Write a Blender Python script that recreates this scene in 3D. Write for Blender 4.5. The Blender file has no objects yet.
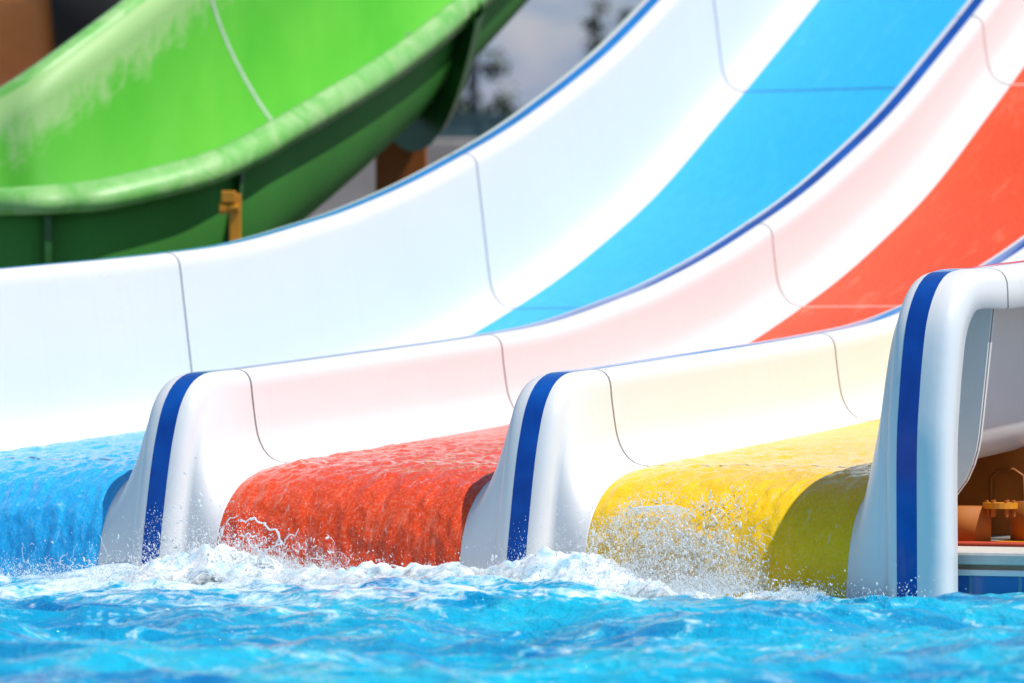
import bpy, bmesh, math, random
import numpy as np
from mathutils import Vector

random.seed(7)
rng = np.random.default_rng(11)
D = bpy.data
scene = bpy.context.scene
COL = scene.collection

# ------------------------------------------------------------------ helpers
def link(o, parent=None):
    COL.objects.link(o)
    if parent is not None:
        o.parent = parent
    return o

def tag(o, label=None, cat=None, group=None, kind=None):
    if label: o['label'] = label
    if cat: o['category'] = cat
    if group: o['group'] = group
    if kind: o['kind'] = kind
    return o

def empty(name, loc=(0, 0, 0)):
    o = D.objects.new(name, None)
    o.location = loc
    o.empty_display_size = 0.2
    return link(o)

def mesh_obj(name, verts, faces, mat, parent=None, smooth=True, uvs=None):
    """uvs: per-vertex (u, v) array"""
    me = D.meshes.new(name)
    me.from_pydata([tuple(v) for v in verts], [], [tuple(f) for f in faces])
    if uvs is not None:
        lay = me.uv_layers.new(name='UVMap')
        li = np.empty(len(me.loops), dtype=np.int32)
        me.loops.foreach_get('vertex_index', li)
        lay.data.foreach_set('uv', np.asarray(uvs, dtype=np.float32)[li].ravel())
    if smooth:
        me.polygons.foreach_set('use_smooth', [True] * len(me.polygons))
    me.materials.append(mat)
    me.update()
    o = D.objects.new(name, me)
    link(o)
    if parent is not None:
        o.parent = parent
        o.location = -Vector(parent.location)
    return o

def grid_faces(nr, nc, flip=False):
    r, c = np.meshgrid(np.arange(nr - 1), np.arange(nc - 1), indexing='ij')
    a = (r * nc + c).ravel()
    if flip:
        return np.stack([a, a + nc, a + nc + 1, a + 1], 1)
    return np.stack([a, a + 1, a + nc + 1, a + nc], 1)

def grid_obj(name, P, mat, parent=None, flip=False, uv=None, smooth=True):
    """P: (rows, cols, 3)"""
    nr, nc = P.shape[:2]
    return mesh_obj(name, P.reshape(-1, 3).tolist(), grid_faces(nr, nc, flip).tolist(), mat, parent,
                    smooth, None if uv is None else uv.reshape(-1, 2))

def solidify(o, t, offset=-1):
    m = o.modifiers.new('thickness', 'SOLIDIFY')
    m.thickness = t; m.offset = offset
    return o

def bm_obj(name, bm, mat, parent=None, smooth=False):
    me = D.meshes.new(name)
    bm.normal_update()
    bm.to_mesh(me); bm.free()
    if smooth:
        me.polygons.foreach_set('use_smooth', [True] * len(me.polygons))
    me.materials.append(mat)
    o = link(D.objects.new(name, me))
    if parent is not None:
        o.parent = parent
        o.location = -Vector(parent.location)
    return o

def add_box(bm, c, s, rz=0.0, bevel=0.0):
    r = bmesh.ops.create_cube(bm, size=1.0)
    vs = r['verts']
    bmesh.ops.scale(bm, vec=Vector(s), verts=vs)
    if bevel > 0:
        es = list({e for v in vs for e in v.link_edges})
        rr = bmesh.ops.bevel(bm, geom=es, offset=bevel, segments=2, affect='EDGES', profile=0.5)
        vs = list({v for f in rr['faces'] for v in f.verts} | {v for v in vs if v.is_valid})
    if rz:
        bmesh.ops.rotate(bm, cent=(0, 0, 0), matrix=__import__('mathutils').Matrix.Rotation(rz, 3, 'Z'), verts=vs)
    bmesh.ops.translate(bm, vec=Vector(c), verts=vs)

def add_tube(bm, pts, rad, n=10, cap=True):
    pts = [Vector(p) for p in pts]
    rads = rad if hasattr(rad, '__len__') else [rad] * len(pts)
    rings = []
    ref = None
    for i, p in enumerate(pts):
        t = (pts[min(i + 1, len(pts) - 1)] - pts[max(i - 1, 0)]).normalized()
        if ref is None:
            ref = Vector((0, 0, 1)) if abs(t.z) < .9 else Vector((1, 0, 0))
        a = (ref - t * ref.dot(t)).normalized(); b = t.cross(a); ref = a
        rings.append([bm.verts.new(p + (a * math.cos(k * 2 * math.pi / n) + b * math.sin(k * 2 * math.pi / n)) * rads[i]) for k in range(n)])
    for i in range(len(rings) - 1):
        for k in range(n):
            bm.faces.new((rings[i][k], rings[i][(k + 1) % n], rings[i + 1][(k + 1) % n], rings[i + 1][k]))
    if cap:
        bm.faces.new(rings[0][::-1]); bm.faces.new(rings[-1])

def spline(pts, n, dense=40):
    """centripetal-ish Catmull-Rom through pts, resampled to n points evenly along its length"""
    P = np.asarray(pts, float)
    P = np.vstack([2 * P[0] - P[1], P, 2 * P[-1] - P[-2]])
    out = []
    for i in range(1, len(P) - 2):
        t = np.linspace(0, 1, dense, endpoint=False)[:, None]
        p0, p1, p2, p3 = P[i - 1:i + 3]
        d01 = max(np.linalg.norm(p1 - p0), 1e-6) ** .5; d12 = max(np.linalg.norm(p2 - p1), 1e-6) ** .5; d23 = max(np.linalg.norm(p3 - p2), 1e-6) ** .5
        m1 = (p2 - p1) + d12 * ((p1 - p0) / d01 - (p2 - p0) / (d01 + d12))
        m2 = (p2 - p1) + d12 * ((p3 - p2) / d23 - (p3 - p1) / (d12 + d23))
        out.append((2 * p1 - 2 * p2 + m1 + m2) * t ** 3 + (-3 * p1 + 3 * p2 - 2 * m1 - m2) * t ** 2 + m1 * t + p1)
    out.append(P[-2][None])
    C = np.vstack(out)
    if n is None:
        return C
    s = np.r_[0, np.cumsum(np.linalg.norm(np.diff(C, axis=0), axis=1))]
    q = np.linspace(0, s[-1], n)
    return np.stack([np.interp(q, s, C[:, k]) for k in range(C.shape[1])], 1)

# gradient noise, vectorised
_perm = np.random.default_rng(3).permutation(256)
_perm = np.r_[_perm, _perm, _perm]
_gr = np.random.default_rng(4).normal(size=(256, 3)); _gr /= np.linalg.norm(_gr, axis=1)[:, None]
def noise(x, y, z=0.0):
    x, y, z = np.broadcast_arrays(np.asarray(x, float), np.asarray(y, float), np.asarray(z, float))
    xi = np.floor(x).astype(int); yi = np.floor(y).astype(int); zi = np.floor(z).astype(int)
    fx, fy, fz = x - xi, y - yi, z - zi
    u, v, w = [f * f * f * (f * (f * 6 - 15) + 10) for f in (fx, fy, fz)]
    def g(dx, dy, dz):
        h = _perm[(_perm[(_perm[(xi + dx) & 255] + yi + dy) & 255] + zi + dz) & 255]
        G = _gr[h]
        return G[..., 0] * (fx - dx) + G[..., 1] * (fy - dy) + G[..., 2] * (fz - dz)
    def lerp(a, b, t): return a + (b - a) * t
    return 1.6 * lerp(lerp(lerp(g(0, 0, 0), g(1, 0, 0), u), lerp(g(0, 1, 0), g(1, 1, 0), u), v),
                      lerp(lerp(g(0, 0, 1), g(1, 0, 1), u), lerp(g(0, 1, 1), g(1, 1, 1), u), v), w)
def fbm(x, y, z=0.0, o=4, lac=2.1, gain=.5):
    s = 0; a = 1; f = 1
    for i in range(o):
        s = s + a * noise(x * f + 17.3 * i, y * f + 9.1 * i, z * f); a *= gain; f *= lac
    return s
def sstep(a, b, x):
    t = np.clip((np.asarray(x, float) - a) / (b - a), 0, 1)
    return t * t * (3 - 2 * t)

# ------------------------------------------------------------------ materials
def new_mat(name):
    m = D.materials.new(name); m.use_nodes = True
    nt = m.node_tree
    return m, nt, nt.nodes['Principled BSDF']

class N:
    """small node-graph helper"""
    def __init__(s, nt): s.nt = nt
    def n(s, t, **kw):
        k = s.nt.nodes.new(t)
        for a, b in kw.items():
            if a.startswith('i_'):
                key = a[2:]
                k.inputs[int(key) if key.isdigit() else key.replace('_', ' ')].default_value = b
            else: setattr(k, a, b)
        return k
    def l(s, a, b): s.nt.links.new(a, b)
    def coord(s, which='Object', scale=(1, 1, 1)):
        c = s.n('ShaderNodeTexCoord'); m = s.n('ShaderNodeMapping'); m.inputs['Scale'].default_value = scale
        s.l(c.outputs[which], m.inputs[0]); return m.outputs[0]
    def noise(s, vec, scale, detail=4, rough=.55, dist=0.0):
        k = s.n('ShaderNodeTexNoise'); k.inputs['Scale'].default_value = scale; k.inputs['Detail'].default_value = detail
        k.inputs['Roughness'].default_value = rough; k.inputs['Distortion'].default_value = dist
        s.l(vec, k.inputs['Vector']); return k.outputs['Fac']
    def ramp(s, fac, a, b, ca=(0, 0, 0, 1), cb=(1, 1, 1, 1)):
        k = s.n('ShaderNodeValToRGB'); e = k.color_ramp.elements
        e[0].position = a; e[1].position = b; e[0].color = ca; e[1].color = cb
        s.l(fac, k.inputs[0]); return k.outputs[0]
    def mix(s, fac, a, b, bt='MIX'):
        k = s.n('ShaderNodeMix', data_type='RGBA', blend_type=bt)
        if isinstance(fac, (int, float)): k.inputs[0].default_value = fac
        else: s.l(fac, k.inputs[0])
        for i, v in ((6, a), (7, b)):
            if isinstance(v, tuple): k.inputs[i].default_value = v
            else: s.l(v, k.inputs[i])
        return k.outputs[2]
    def math(s, op, a, b=None, clamp=False):
        k = s.n('ShaderNodeMath', operation=op); k.use_clamp = clamp
        for i, v in ((0, a), (1, b)):
            if v is None: continue
            if isinstance(v, (int, float)): k.inputs[i].default_value = v
            else: s.l(v, k.inputs[i])
        return k.outputs[0]
    def bump(s, h, strength, dist, normal=None):
        k = s.n('ShaderNodeBump'); k.inputs['Strength'].default_value = strength; k.inputs['Distance'].default_value = dist
        s.l(h, k.inputs['Height'])
        if normal is not None: s.l(normal, k.inputs['Normal'])
        return k.outputs[0]

def c4(c): return (c[0], c[1], c[2], 1.0)

SEAMS = (0.573, 2.01, 3.927, 5.787, 7.64, 9.3)

def seam_mask(g, half=0.0046):
    """1 on the panel joints of the slide (planes of constant Y), thin wavering line"""
    c = g.n('ShaderNodeTexCoord'); sp = g.n('ShaderNodeSeparateXYZ'); g.l(c.outputs['Object'], sp.inputs[0])
    wob = g.noise(c.outputs['Object'], 9, 2)
    y = g.math('ADD', sp.outputs[1], g.math('MULTIPLY', g.math('SUBTRACT', wob, .5), .004))
    tot = None
    for s in SEAMS:
        k = g.math('LESS_THAN', g.math('ABSOLUTE', g.math('SUBTRACT', y, s)), half)
        tot = k if tot is None else g.math('ADD', tot, k)
    return tot

def mat_gelcoat():
    m, nt, p = new_mat('white_gelcoat'); g = N(nt)
    v = g.coord('Object')
    n1 = g.noise(v, 2.2, 5)
    n2 = g.noise(v, 45, 3)
    base = g.mix(g.ramp(n1, .35, .75), (.775, .755, .742, 1), (.745, .73, .715, 1))
    base = g.mix(g.math('MULTIPLY', g.ramp(n2, .62, .8), .06), base, (.55, .52, .47, 1))
    sm = seam_mask(g)
    drip = g.noise(g.coord('Object', (3, 22, 1.2)), 1.6, 5, .65)
    base = g.mix(g.math('MULTIPLY', g.ramp(drip, .58, .74), .16), base, (.58, .56, .52, 1))
    base = g.mix(sm, base, (.20, .185, .18, 1))
    g.l(base, p.inputs['Base Color'])
    r = g.n('ShaderNodeMapRange', i_3=.22, i_4=.42); g.l(n1, r.inputs[0]); g.l(r.outputs[0], p.inputs['Roughness'])
    b = g.bump(n1, .25, .02)
    b = g.bump(g.math('MULTIPLY', sm, -1.0), .6, .003, b)
    g.l(b, p.inputs['Normal'])
    return m

def mat_stripe():
    m, nt, p = new_mat('blue_stripe'); g = N(nt)
    v = g.coord('Object')
    n1 = g.noise(v, 6, 5)
    n2 = g.noise(g.coord('Object', (60, 6, 6)), 4, 4)
    base = g.mix(g.ramp(n1, .4, .7), (.003, .055, .30, 1), (.004, .10, .44, 1))
    base = g.mix(g.math('MULTIPLY', g.ramp(n2, .66, .8), .25), base, (.10, .22, .45, 1))
    g.l(base, p.inputs['Base Color']); p.inputs['Roughness'].default_value = .08; p.inputs['Specular IOR Level'].default_value = .45
    return m

def mat_lane(name, col, light, dark, scuff, seam_col, gloss=.35):
    """painted lane floor under a skin of running water; UV = (x, distance down the lane)"""
    m, nt, p = new_mat(name); g = N(nt)
    uv = g.n('ShaderNodeTexCoord').outputs['UV']
    def mp(sx, sy):
        k = g.n('ShaderNodeMapping'); k.inputs['Scale'].default_value = (sx, sy, 1); g.l(uv, k.inputs[0]); return k.outputs[0]
    ob = g.n('ShaderNodeTexCoord').outputs['Object']
    sp = g.n('ShaderNodeSeparateXYZ'); g.l(ob, sp.inputs[0])
    mott = g.noise(mp(30, 12), 1.0, 6, .6)
    fine = g.noise(mp(150, 110), 1.0, 3, .6)
    streak = g.noise(mp(16, 3.4), 1.0, 6, .68, 1.2)
    base = g.mix(g.ramp(mott, .3, .7), c4(dark), c4(col))
    base = g.mix(g.math('MULTIPLY', g.ramp(fine, .46, .70), .6), base, c4(light))
    base = g.mix(g.math('MULTIPLY', g.ramp(streak, .57, .70), scuff), base, c4(light))
    # aerated trickles on the wet lower end
    wet = g.n('ShaderNodeMapRange', i_1=2.6, i_2=.9); g.l(sp.outputs[1], wet.inputs[0]); wet = wet.outputs[0]
    tr = g.noise(mp(85, 24), 1.0, 5, .7, .9)
    base = g.mix(g.math('MULTIPLY', g.math('MULTIPLY', g.ramp(tr, .60, .70), wet), .38), base, (.80, .84, .87, 1))
    sm = seam_mask(g, .0055)
    base = g.mix(sm, base, c4(seam_col))
    g.l(base, p.inputs['Base Color'])
    rr = g.n('ShaderNodeMapRange', i_3=.42, i_4=.07); g.l(wet, rr.inputs[0]); g.l(rr.outputs[0], p.inputs['Roughness'])
    g.l(g.math('MULTIPLY', wet, gloss), p.inputs['Coat Weight']); p.inputs['Coat Roughness'].default_value = .05
    g.l(g.math('ADD', g.math('MULTIPLY', wet, gloss * .6), .12), p.inputs['Specular IOR Level'])
    rip = g.noise(mp(58, 40), 1.0, 4, .55, .5)
    rip2 = g.noise(mp(130, 75), 1.0, 2, .5, .3)
    long_ = g.noise(mp(44, 6), 1.0, 3, .5, .4)
    hgt = g.math('ADD', g.math('ADD', rip, g.math('MULTIPLY', long_, .5)), g.math('MULTIPLY', rip2, .3))
    hgt = g.math('MULTIPLY', hgt, g.math('ADD', g.math('MULTIPLY', wet, .85), .12))
    nb = g.bump(hgt, .42, .008)
    g.l(nb, p.inputs['Normal'])
    g.l(g.bump(hgt, 1.0, .012), p.inputs['Coat Normal'])
    return m

def mat_plain(name, col, rough=.5, var=.25, scale=6, metallic=0.0, bump=0.0, col2=None, stretch=(1, 1, 1)):
    m, nt, p = new_mat(name); g = N(nt)
    v = g.coord('Object', stretch)
    n1 = g.noise(v, scale, 6, .6)
    c2 = col2 if col2 else tuple(c * (1 - var) for c in col)
    g.l(g.mix(g.ramp(n1, .32, .68), c4(c2), c4(col)), p.inputs['Base Color'])
    p.inputs['Roughness'].default_value = rough; p.inputs['Metallic'].default_value = metallic
    if bump: g.l(g.bump(n1, .5, bump), p.inputs['Normal'])
    return m

def mat_water():
    m, nt, p = new_mat('pool_water'); g = N(nt)
    v = g.coord('Object')
    n1 = g.noise(g.coord('Object', (1.0, 1.5, 1)), 1.5, 6, .62, .8)
    n2 = g.noise(g.coord('Object', (1.0, 1.3, 1)), 7.0, 6, .65, 1.2)
    n3 = g.noise(v, 30, 4, .6, .5)
    base = g.mix(g.ramp(n1, .38, .60), (.001, .19, .45, 1), (.007, .45, .66, 1))
    base = g.mix(g.math('MULTIPLY', g.ramp(n2, .52, .66), .6), base, (.04, .62, .76, 1))
    spw = g.n('ShaderNodeSeparateXYZ'); g.l(v, spw.inputs[0])
    fa = g.n('ShaderNodeAttribute', attribute_name='foam')
    fo = g.ramp(g.math('ADD', g.math('ADD', g.math('MULTIPLY', n2, .55), g.math('MULTIPLY', n3, .45)), g.math('MULTIPLY', fa.outputs['Fac'], .30)), .56, .70)
    base = g.mix(g.math('MULTIPLY', fo, .9), base, (.78, .88, .91, 1))
    g.l(base, p.inputs['Base Color'])
    p.inputs['Roughness'].default_value = .06
    p.inputs['IOR'].default_value = 1.33; p.inputs['Specular IOR Level'].default_value = .38
    h = g.math('ADD', g.noise(v, 16, 5, .62, .6), g.math('MULTIPLY', n3, .6))
    g.l(g.bump(h, .75, .022), p.inputs['Normal'])
    return m

def add_translucency(nt, g, p, f, alpha=None):
    tl = g.n('ShaderNodeBsdfTranslucent'); tl.inputs['Color'].default_value = (.93, .96, .97, 1)
    mx = g.n('ShaderNodeMixShader'); mx.inputs[0].default_value = f
    g.l(p.outputs[0], mx.inputs[1]); g.l(tl.outputs[0], mx.inputs[2]); last = mx
    if alpha is not None:
        tr = g.n('ShaderNodeBsdfTransparent'); m2 = g.n('ShaderNodeMixShader')
        g.l(alpha, m2.inputs[0]); g.l(tr.outputs[0], m2.inputs[1]); g.l(mx.outputs[0], m2.inputs[2]); last = m2
    g.l(last.outputs[0], nt.nodes['Material Output'].inputs['Surface'])

def mat_foam():
    m, nt, p = new_mat('foam'); g = N(nt)
    v = g.coord('Object')
    n1 = g.noise(v, 22, 5, .65, .6)
    n2 = g.noise(v, 120, 3)
    base = g.mix(g.ramp(n1, .34, .55), (.45, .72, .84, 1), (.90, .92, .93, 1))
    g.l(base, p.inputs['Base Color'])
    p.inputs['Roughness'].default_value = .35
    p.inputs['Subsurface Weight'].default_value = .6
    p.inputs['Subsurface Radius'].default_value = (.02, .03, .04)
    g.l(g.bump(n1, .4, .006), p.inputs['Normal'])
    at = g.n('ShaderNodeAttribute', attribute_name='thick')
    n3 = g.noise(g.coord('Object', (1, 1, 1)), 34, 6, .7, 1.0)
    al = g.math('ADD', at.outputs['Fac'], g.math('MULTIPLY', g.math('SUBTRACT', n3, .48), 1.8))
    g.l(g.math('MULTIPLY', g.ramp(al, .12, .85), .93), p.inputs['Alpha'])
    return m

def mat_drops():
    m, nt, p = new_mat('water_drops'); g = N(nt)
    p.inputs['Base Color'].default_value = (.93, .96, .98, 1)
    p.inputs['Roughness'].default_value = .05
    p.inputs['IOR'].default_value = 1.33
    tl = g.n('ShaderNodeBsdfTranslucent'); tl.inputs['Color'].default_value = (.93, .96, .98, 1)
    mx = g.n('ShaderNodeMixShader'); mx.inputs[0].default_value = .42
    out = nt.nodes['Material Output']
    g.l(p.outputs[0], mx.inputs[1]); g.l(tl.outputs[0], mx.inputs[2]); g.l(mx.outputs[0], out.inputs['Surface'])
    return m

def mat_flume():
    """lime gelcoat with chalky fading spreading down from the far rim; UV = (along, across 0 far..1 near)"""
    m, nt, p = new_mat('lime_gelcoat'); g = N(nt)
    uv = g.n('ShaderNodeTexCoord').outputs['UV']
    sp = g.n('ShaderNodeSeparateXYZ'); g.l(uv, sp.inputs[0])
    def mp(sx, sy):
        k = g.n('ShaderNodeMapping'); k.inputs['Scale'].default_value = (sx, sy, 1); g.l(uv, k.inputs[0]); return k.outputs[0]
    st = g.noise(mp(16, 4.5), 1, 5, .65)
    bl = g.noise(mp(9, 26), 1, 7, .75, .5)
    edge = g.math('ADD', sp.outputs[1], g.math('MULTIPLY', g.math('SUBTRACT', g.math('ADD', g.math('MULTIPLY', st, .35), g.math('MULTIPLY', bl, .65)), .5), -.30))
    fade = g.ramp(edge, .035, .085, (1, 1, 1, 1), (0, 0, 0, 1))
    tone = g.noise(mp(1.2, 3), 1, 4)
    base = g.mix(g.ramp(tone, .35, .65), (.085, .46, .028, 1), (.14, .54, .045, 1))
    base = g.mix(g.math('MULTIPLY', fade, .75), base, (.42, .58, .26, 1))
    g.l(base, p.inputs['Base Color'])
    p.inputs['Roughness'].default_value = .5
    p.inputs['Specular IOR Level'].default_value = .3
    return m

def mat_flume_rim():
    m, nt, p = new_mat('faded_lime_rim'); g = N(nt)
    v = g.coord('Object')
    n = g.noise(v, 9, 8, .72, .8)
    n2 = g.noise(g.coord('Object'), 3, 4)
    base = g.mix(g.ramp(n, .42, .60), (.16, .47, .085, 1), (.36, .58, .23, 1))
    base = g.mix(g.math('MULTIPLY', g.ramp(n2, .4, .65), .5), base, (.16, .50, .09, 1))
    g.l(base, p.inputs['Base Color']); p.inputs['Roughness'].default_value = .45
    return m

GEL = mat_gelcoat()
STRIPE = mat_stripe()
STRIPE_SKYLIT = mat_plain('skylit_blue_stripe', (.010, .22, .60), .25, .3, 5)  # lighter copy of the stripe blue, sky light put into the colour
BLUE = mat_lane('blue_lane', (.014, .42, .80), (.12, .56, .84), (.010, .36, .75), .35, (.03, .12, .22))
RED = mat_lane('red_lane', (.76, .060, .008), (.82, .22, .12), (.71, .050, .007), .75, (.80, .42, .36), .20)
YELLOW = mat_lane('yellow_lane', (.92, .56, .006), (.93, .66, .09), (.90, .51, .004), .3, (.22, .17, .06), .12)
def mat_sheet():
    m, nt, p = new_mat('splash_sheet'); g = N(nt)
    v = g.coord('Object')
    vo = g.n('ShaderNodeTexVoronoi', feature='DISTANCE_TO_EDGE'); vo.inputs['Scale'].default_value = 62; g.l(v, vo.inputs['Vector'])
    n1 = g.noise(v, 28, 6, .7, 1.2); n2 = g.noise(v, 90, 4, .6)
    p.inputs['Base Color'].default_value = (.92, .95, .96, 1); p.inputs['Roughness'].default_value = .12; p.inputs['IOR'].default_value = 1.33
    lace = g.ramp(vo.outputs[0], .03, .16, (1, 1, 1, 1), (.35, .35, .35, 1))
    at = g.n('ShaderNodeAttribute', attribute_name='thick')
    al = g.math('ADD', at.outputs['Fac'], g.math('MULTIPLY', g.math('SUBTRACT', n1, .50), 3.0))
    add_translucency(nt, g, p, .55, g.math('MULTIPLY', g.math('MULTIPLY', g.ramp(al, .22, .80), lace), .9))
    g.l(g.bump(g.math('ADD', n1, n2), 1.0, .012), p.inputs['Normal'])
    return m
SHEET = mat_sheet()
WATER = mat_water(); FOAM = mat_foam(); DROPS = mat_drops()
LIME = mat_flume(); RIM = mat_flume_rim()
LIME_OUT = mat_plain('green_flange', (.025, .13, .02), .4, .25, 5)  # flange green darkened, the end ring's shade put into the colour
OUTER = mat_plain('shaded_green_gelcoat', (.062, .27, .045), .6, .15, 3)  # outside green darkened, shade below the rim put into the colour
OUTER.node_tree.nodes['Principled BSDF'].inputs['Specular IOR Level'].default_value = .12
OUT_OFF = 1
SEAL = mat_plain('grey_sealant', (.60, .66, .58), .6, .2, 20)
ORANGE = mat_plain('orange_steel', (.50, .15, .010), .7, .3, 7, bump=.002)
BROWN = mat_plain('brown_orange_steel', (.36, .105, .010), .5, .3, 3, stretch=(14, 14, 1))
AMBER = mat_plain('amber_paint', (.78, .32, .008), .4, .25, 10)
TUBE_O = mat_plain('orange_gelcoat', (.92, .30, .08), .4, .25, 3)
BLACK = mat_plain('black_rubber_and_gap', (.012, .012, .014), .6, .3, 6)
COPING = mat_plain('coping_stone', (.62, .58, .52), .7, .15, 25, bump=.003)
GROUT = mat_plain('beige_tile', (.50, .38, .26), .6, .15, 12)
TRIMW = mat_plain('white_trim', (.72, .72, .70), .5, .08, 10)
CONC = mat_plain('deck_concrete', (.22, .20, .18), .8, .2, 2.5, bump=.004)
STONE = mat_plain('grey_stone', (.46, .42, .39), .85, .35, .8, bump=.05)
TEAL = mat_plain('teal_fence', (.05, .11, .12), .5, .2, 8)
POLE = mat_plain('grey_pole', (.12, .13, .15), .5, .2, 5)
BARK = mat_plain('bark', (.12, .09, .065), .9, .3, 6)
LEAF = mat_plain('leaf', (.065, .10, .035), .6, .5, 3)
HILL = mat_plain('hill', (.13, .17, .26), .95, .35, .02, col2=(.22, .24, .28))  # distance haze put into the colour as blue grey
REDMAT = mat_plain('red_mat', (.55, .06, .02), .7, .3, 30)

def mat_tile():
    m, nt, p = new_mat('pool_tile'); g = N(nt)
    b = g.n('ShaderNodeTexBrick'); b.offset = 0.0
    b.inputs['Color1'].default_value = (.01, .10, .33, 1); b.inputs['Color2'].default_value = (.015, .14, .40, 1)
    b.inputs['Mortar'].default_value = (.10, .22, .34, 1); b.inputs['Scale'].default_value = 1
    b.inputs['Brick Width'].default_value = .12; b.inputs['Row Height'].default_value = .06; b.inputs['Mortar Size'].default_value = .004
    c = g.n('ShaderNodeTexCoord'); mp = g.n('ShaderNodeMapping'); mp.inputs['Rotation'].default_value = (math.pi / 2, 0, 0)
    g.l(c.outputs['Object'], mp.inputs[0]); g.l(mp.outputs[0], b.inputs['Vector']); g.l(b.outputs[0], p.inputs['Base Color'])
    p.inputs['Roughness'].default_value = .15
    return m
TILE = mat_tile()

# ------------------------------------------------------------------ the multi-lane slide
NF = 46                                   # rows round the nose
YL = np.r_[np.arange(.573 + .05, 10.01, .05)]
LONG = np.array([(.573, .520), (1.13, .556), (1.95, .612), (2.42, .655), (2.89, .73), (3.1, .768), (3.52, .864), (3.92, .974),
                 (4.21, 1.061), (4.49, 1.158), (5.03, 1.372), (5.56, 1.63), (5.87, 1.788), (6.5, 2.13), (7.5, 2.70), (10.1, 4.2)])
_LC = spline(LONG, None)
def zlong(y): return np.interp(y, _LC[:, 0], _LC[:, 1])
def hdiv(y): return H_DIV + .026 * sstep(2.6, 3.6, y) * (1 - .8 * sstep(4.8, 6.0, y))
H_DIV, H_OUT = .235, .238
FLOOR_F = [(.195, -.35), (.195, -.1), (.200, .0), (.210, .06), (.226, .12), (.262, .18), (.33, .232), (.43, .266), (.573, .285)]
TOP_F = [(.168, -.35), (.168, .0), (.18, .07), (.198, .16), (.223, .27), (.247, .35), (.285, .432), (.335, .482), (.395, .507), (.48, .516), (.573, .520)]
OUT_F = [(.163, -.35), (.163, .0), (.163, .36), (.176, .449), (.195, .541), (.226, .633), (.277, .697), (.34, .735), (.417, .750), (.573, .758)]

def path(kind, nf=NF, yl=YL):
    front = spline({'floor': FLOOR_F, 'top': TOP_F, 'outer': OUT_F}[kind], nf)
    z = zlong(yl) + {'floor': -hdiv(yl), 'top': 0.0, 'outer': H_OUT}[kind]
    return np.vstack([front, np.stack([yl, z], 1)])

def inward(P):
    t = np.gradient(P, axis=0); t /= np.linalg.norm(t, axis=1)[:, None]
    return np.stack([t[:, 1], -t[:, 0]], 1)

PF, PT, PO = path('floor'), path('top'), path('outer')
NT, NO = inward(PT), inward(PO)
S_LEN = np.r_[0, np.cumsum(np.linalg.norm(np.diff(PF, axis=0), axis=1))]
# the nose broadens towards the water: fillet columns spread sideways on the low front rows
NOSE = 1 - sstep(.30, .62, PT[:, 0])
FLARE = NOSE * (1 - .6 * sstep(.25, .52, PT[:, 1]))

def column(x, w, off, top, nrm, ctr, half=(.074, .165)):
    """one lengthwise line of the wall: w 0 = floor edge, 1 = crown; off = rounding measured inward from the crown"""
    P = PF * (1 - w) + top * w + nrm * (off * (1 - (.60 if x < ctr else .15) * NOSE))[:, None]
    sg = 1 if x > ctr else -1
    if w < 1:
        even = ctr + sg * (half[0] + (half[1] - half[0]) * (1 - w) ** 1.15)
        x = x + (even - x) * .85 * FLARE
    return np.stack([x + 0 * FLARE, P[:, 0], P[:, 1]], 1)

CROWN = [(-.063, 0), (-.045, .0003), (-.032, .0014), (-.021, .005), (-.012, .011), (-.0045, .020), (.000, .032), (.002, .046)]
FILLET = [(.0035, .170), (.006, .150), (.009, .128), (.012, .107), (.0150, .088), (.019, .070), (.026, .051), (.036, .033), (.050, .0178), (.066, .0075), (.083, .0023), (.102, 0)]   # x, height above the floor

def section(tall):
    """right-hand half of a wall section, crown centre to floor edge: (x, w, off)"""
    H = H_DIV + (H_OUT if tall else 0)
    dr = .032 if tall else 0.0
    c = [(x - dr, 1.0, d) for x, d in CROWN]
    if tall:
        for h in (.40, .37, .33, .29, .25, .21):
            c.append((.0035 - (.0015 + dr) * (h - .17) / (H - .046 - .17), h / (H - .046), .046 * h / (H - .046)))
    for x, h in FILLET:
        w = h / (H - .046)
        c.append((x, w, .046 * w))
    return c

def build_divider(tall, sides):
    top, nrm = (PO, NO) if tall else (PT, NT)
    R_ = section(tall)
    ctr = R_[0][0]
    cols = []
    if 'L' in sides:
        cols += [(2 * ctr - x, w, off) for x, w, off in reversed(R_[1:])]
    cols.append(R_[0])
    if 'R' in sides:
        cols += R_[1:]
    return cols, top, nrm, ctr

slide = empty('water_slide', (0.45, .6, 0))
tag(slide, 'big white open slide with blue, red and yellow lanes ending in the pool', 'water slide')

def emit(name, cx, cols, top, nrm, ctr, parent, mat, thick=.014):
    edge = max(abs(x - ctr) for x, w, off in cols)
    half = (.074, .165) if edge < .18 else (.062, edge)
    A = np.stack([column(x, w, off, top, nrm, ctr, half) for x, w, off in cols], 1)
    A[:, :, 0] += cx
    o = grid_obj(name, A, mat, parent, flip=False)
    if thick: solidify(o, thick, -1)
    return o, A

def add_stripe(cx, ctr, top, nrm, parent, hw=1.0, mat=None):
    xs = np.linspace(-hw, hw, 5)
    off = np.array([.0008, .0002, 0, .0002, .0008])
    A = np.stack([np.stack([cx + ctr + x * (.0210 + .0038 * NOSE), *(top - nrm * (.0009 - o_))[:, :].T], 1) for x, o_ in zip(xs, off)], 1)
    o = grid_obj('stripe', A, mat or STRIPE, None, flip=False)
    o.parent = parent
    return o

for cx in (0.0, 1.0):
    cols, top, nrm, ctr = build_divider(False, 'LR')
    d, _ = emit('divider', cx, cols, top, nrm, ctr, slide, GEL)
    d['label'] = 'divider between the blue and red lanes' if cx == 0 else 'divider between the red and yellow lanes'
    add_stripe(cx, ctr, top, nrm, d)

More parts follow.
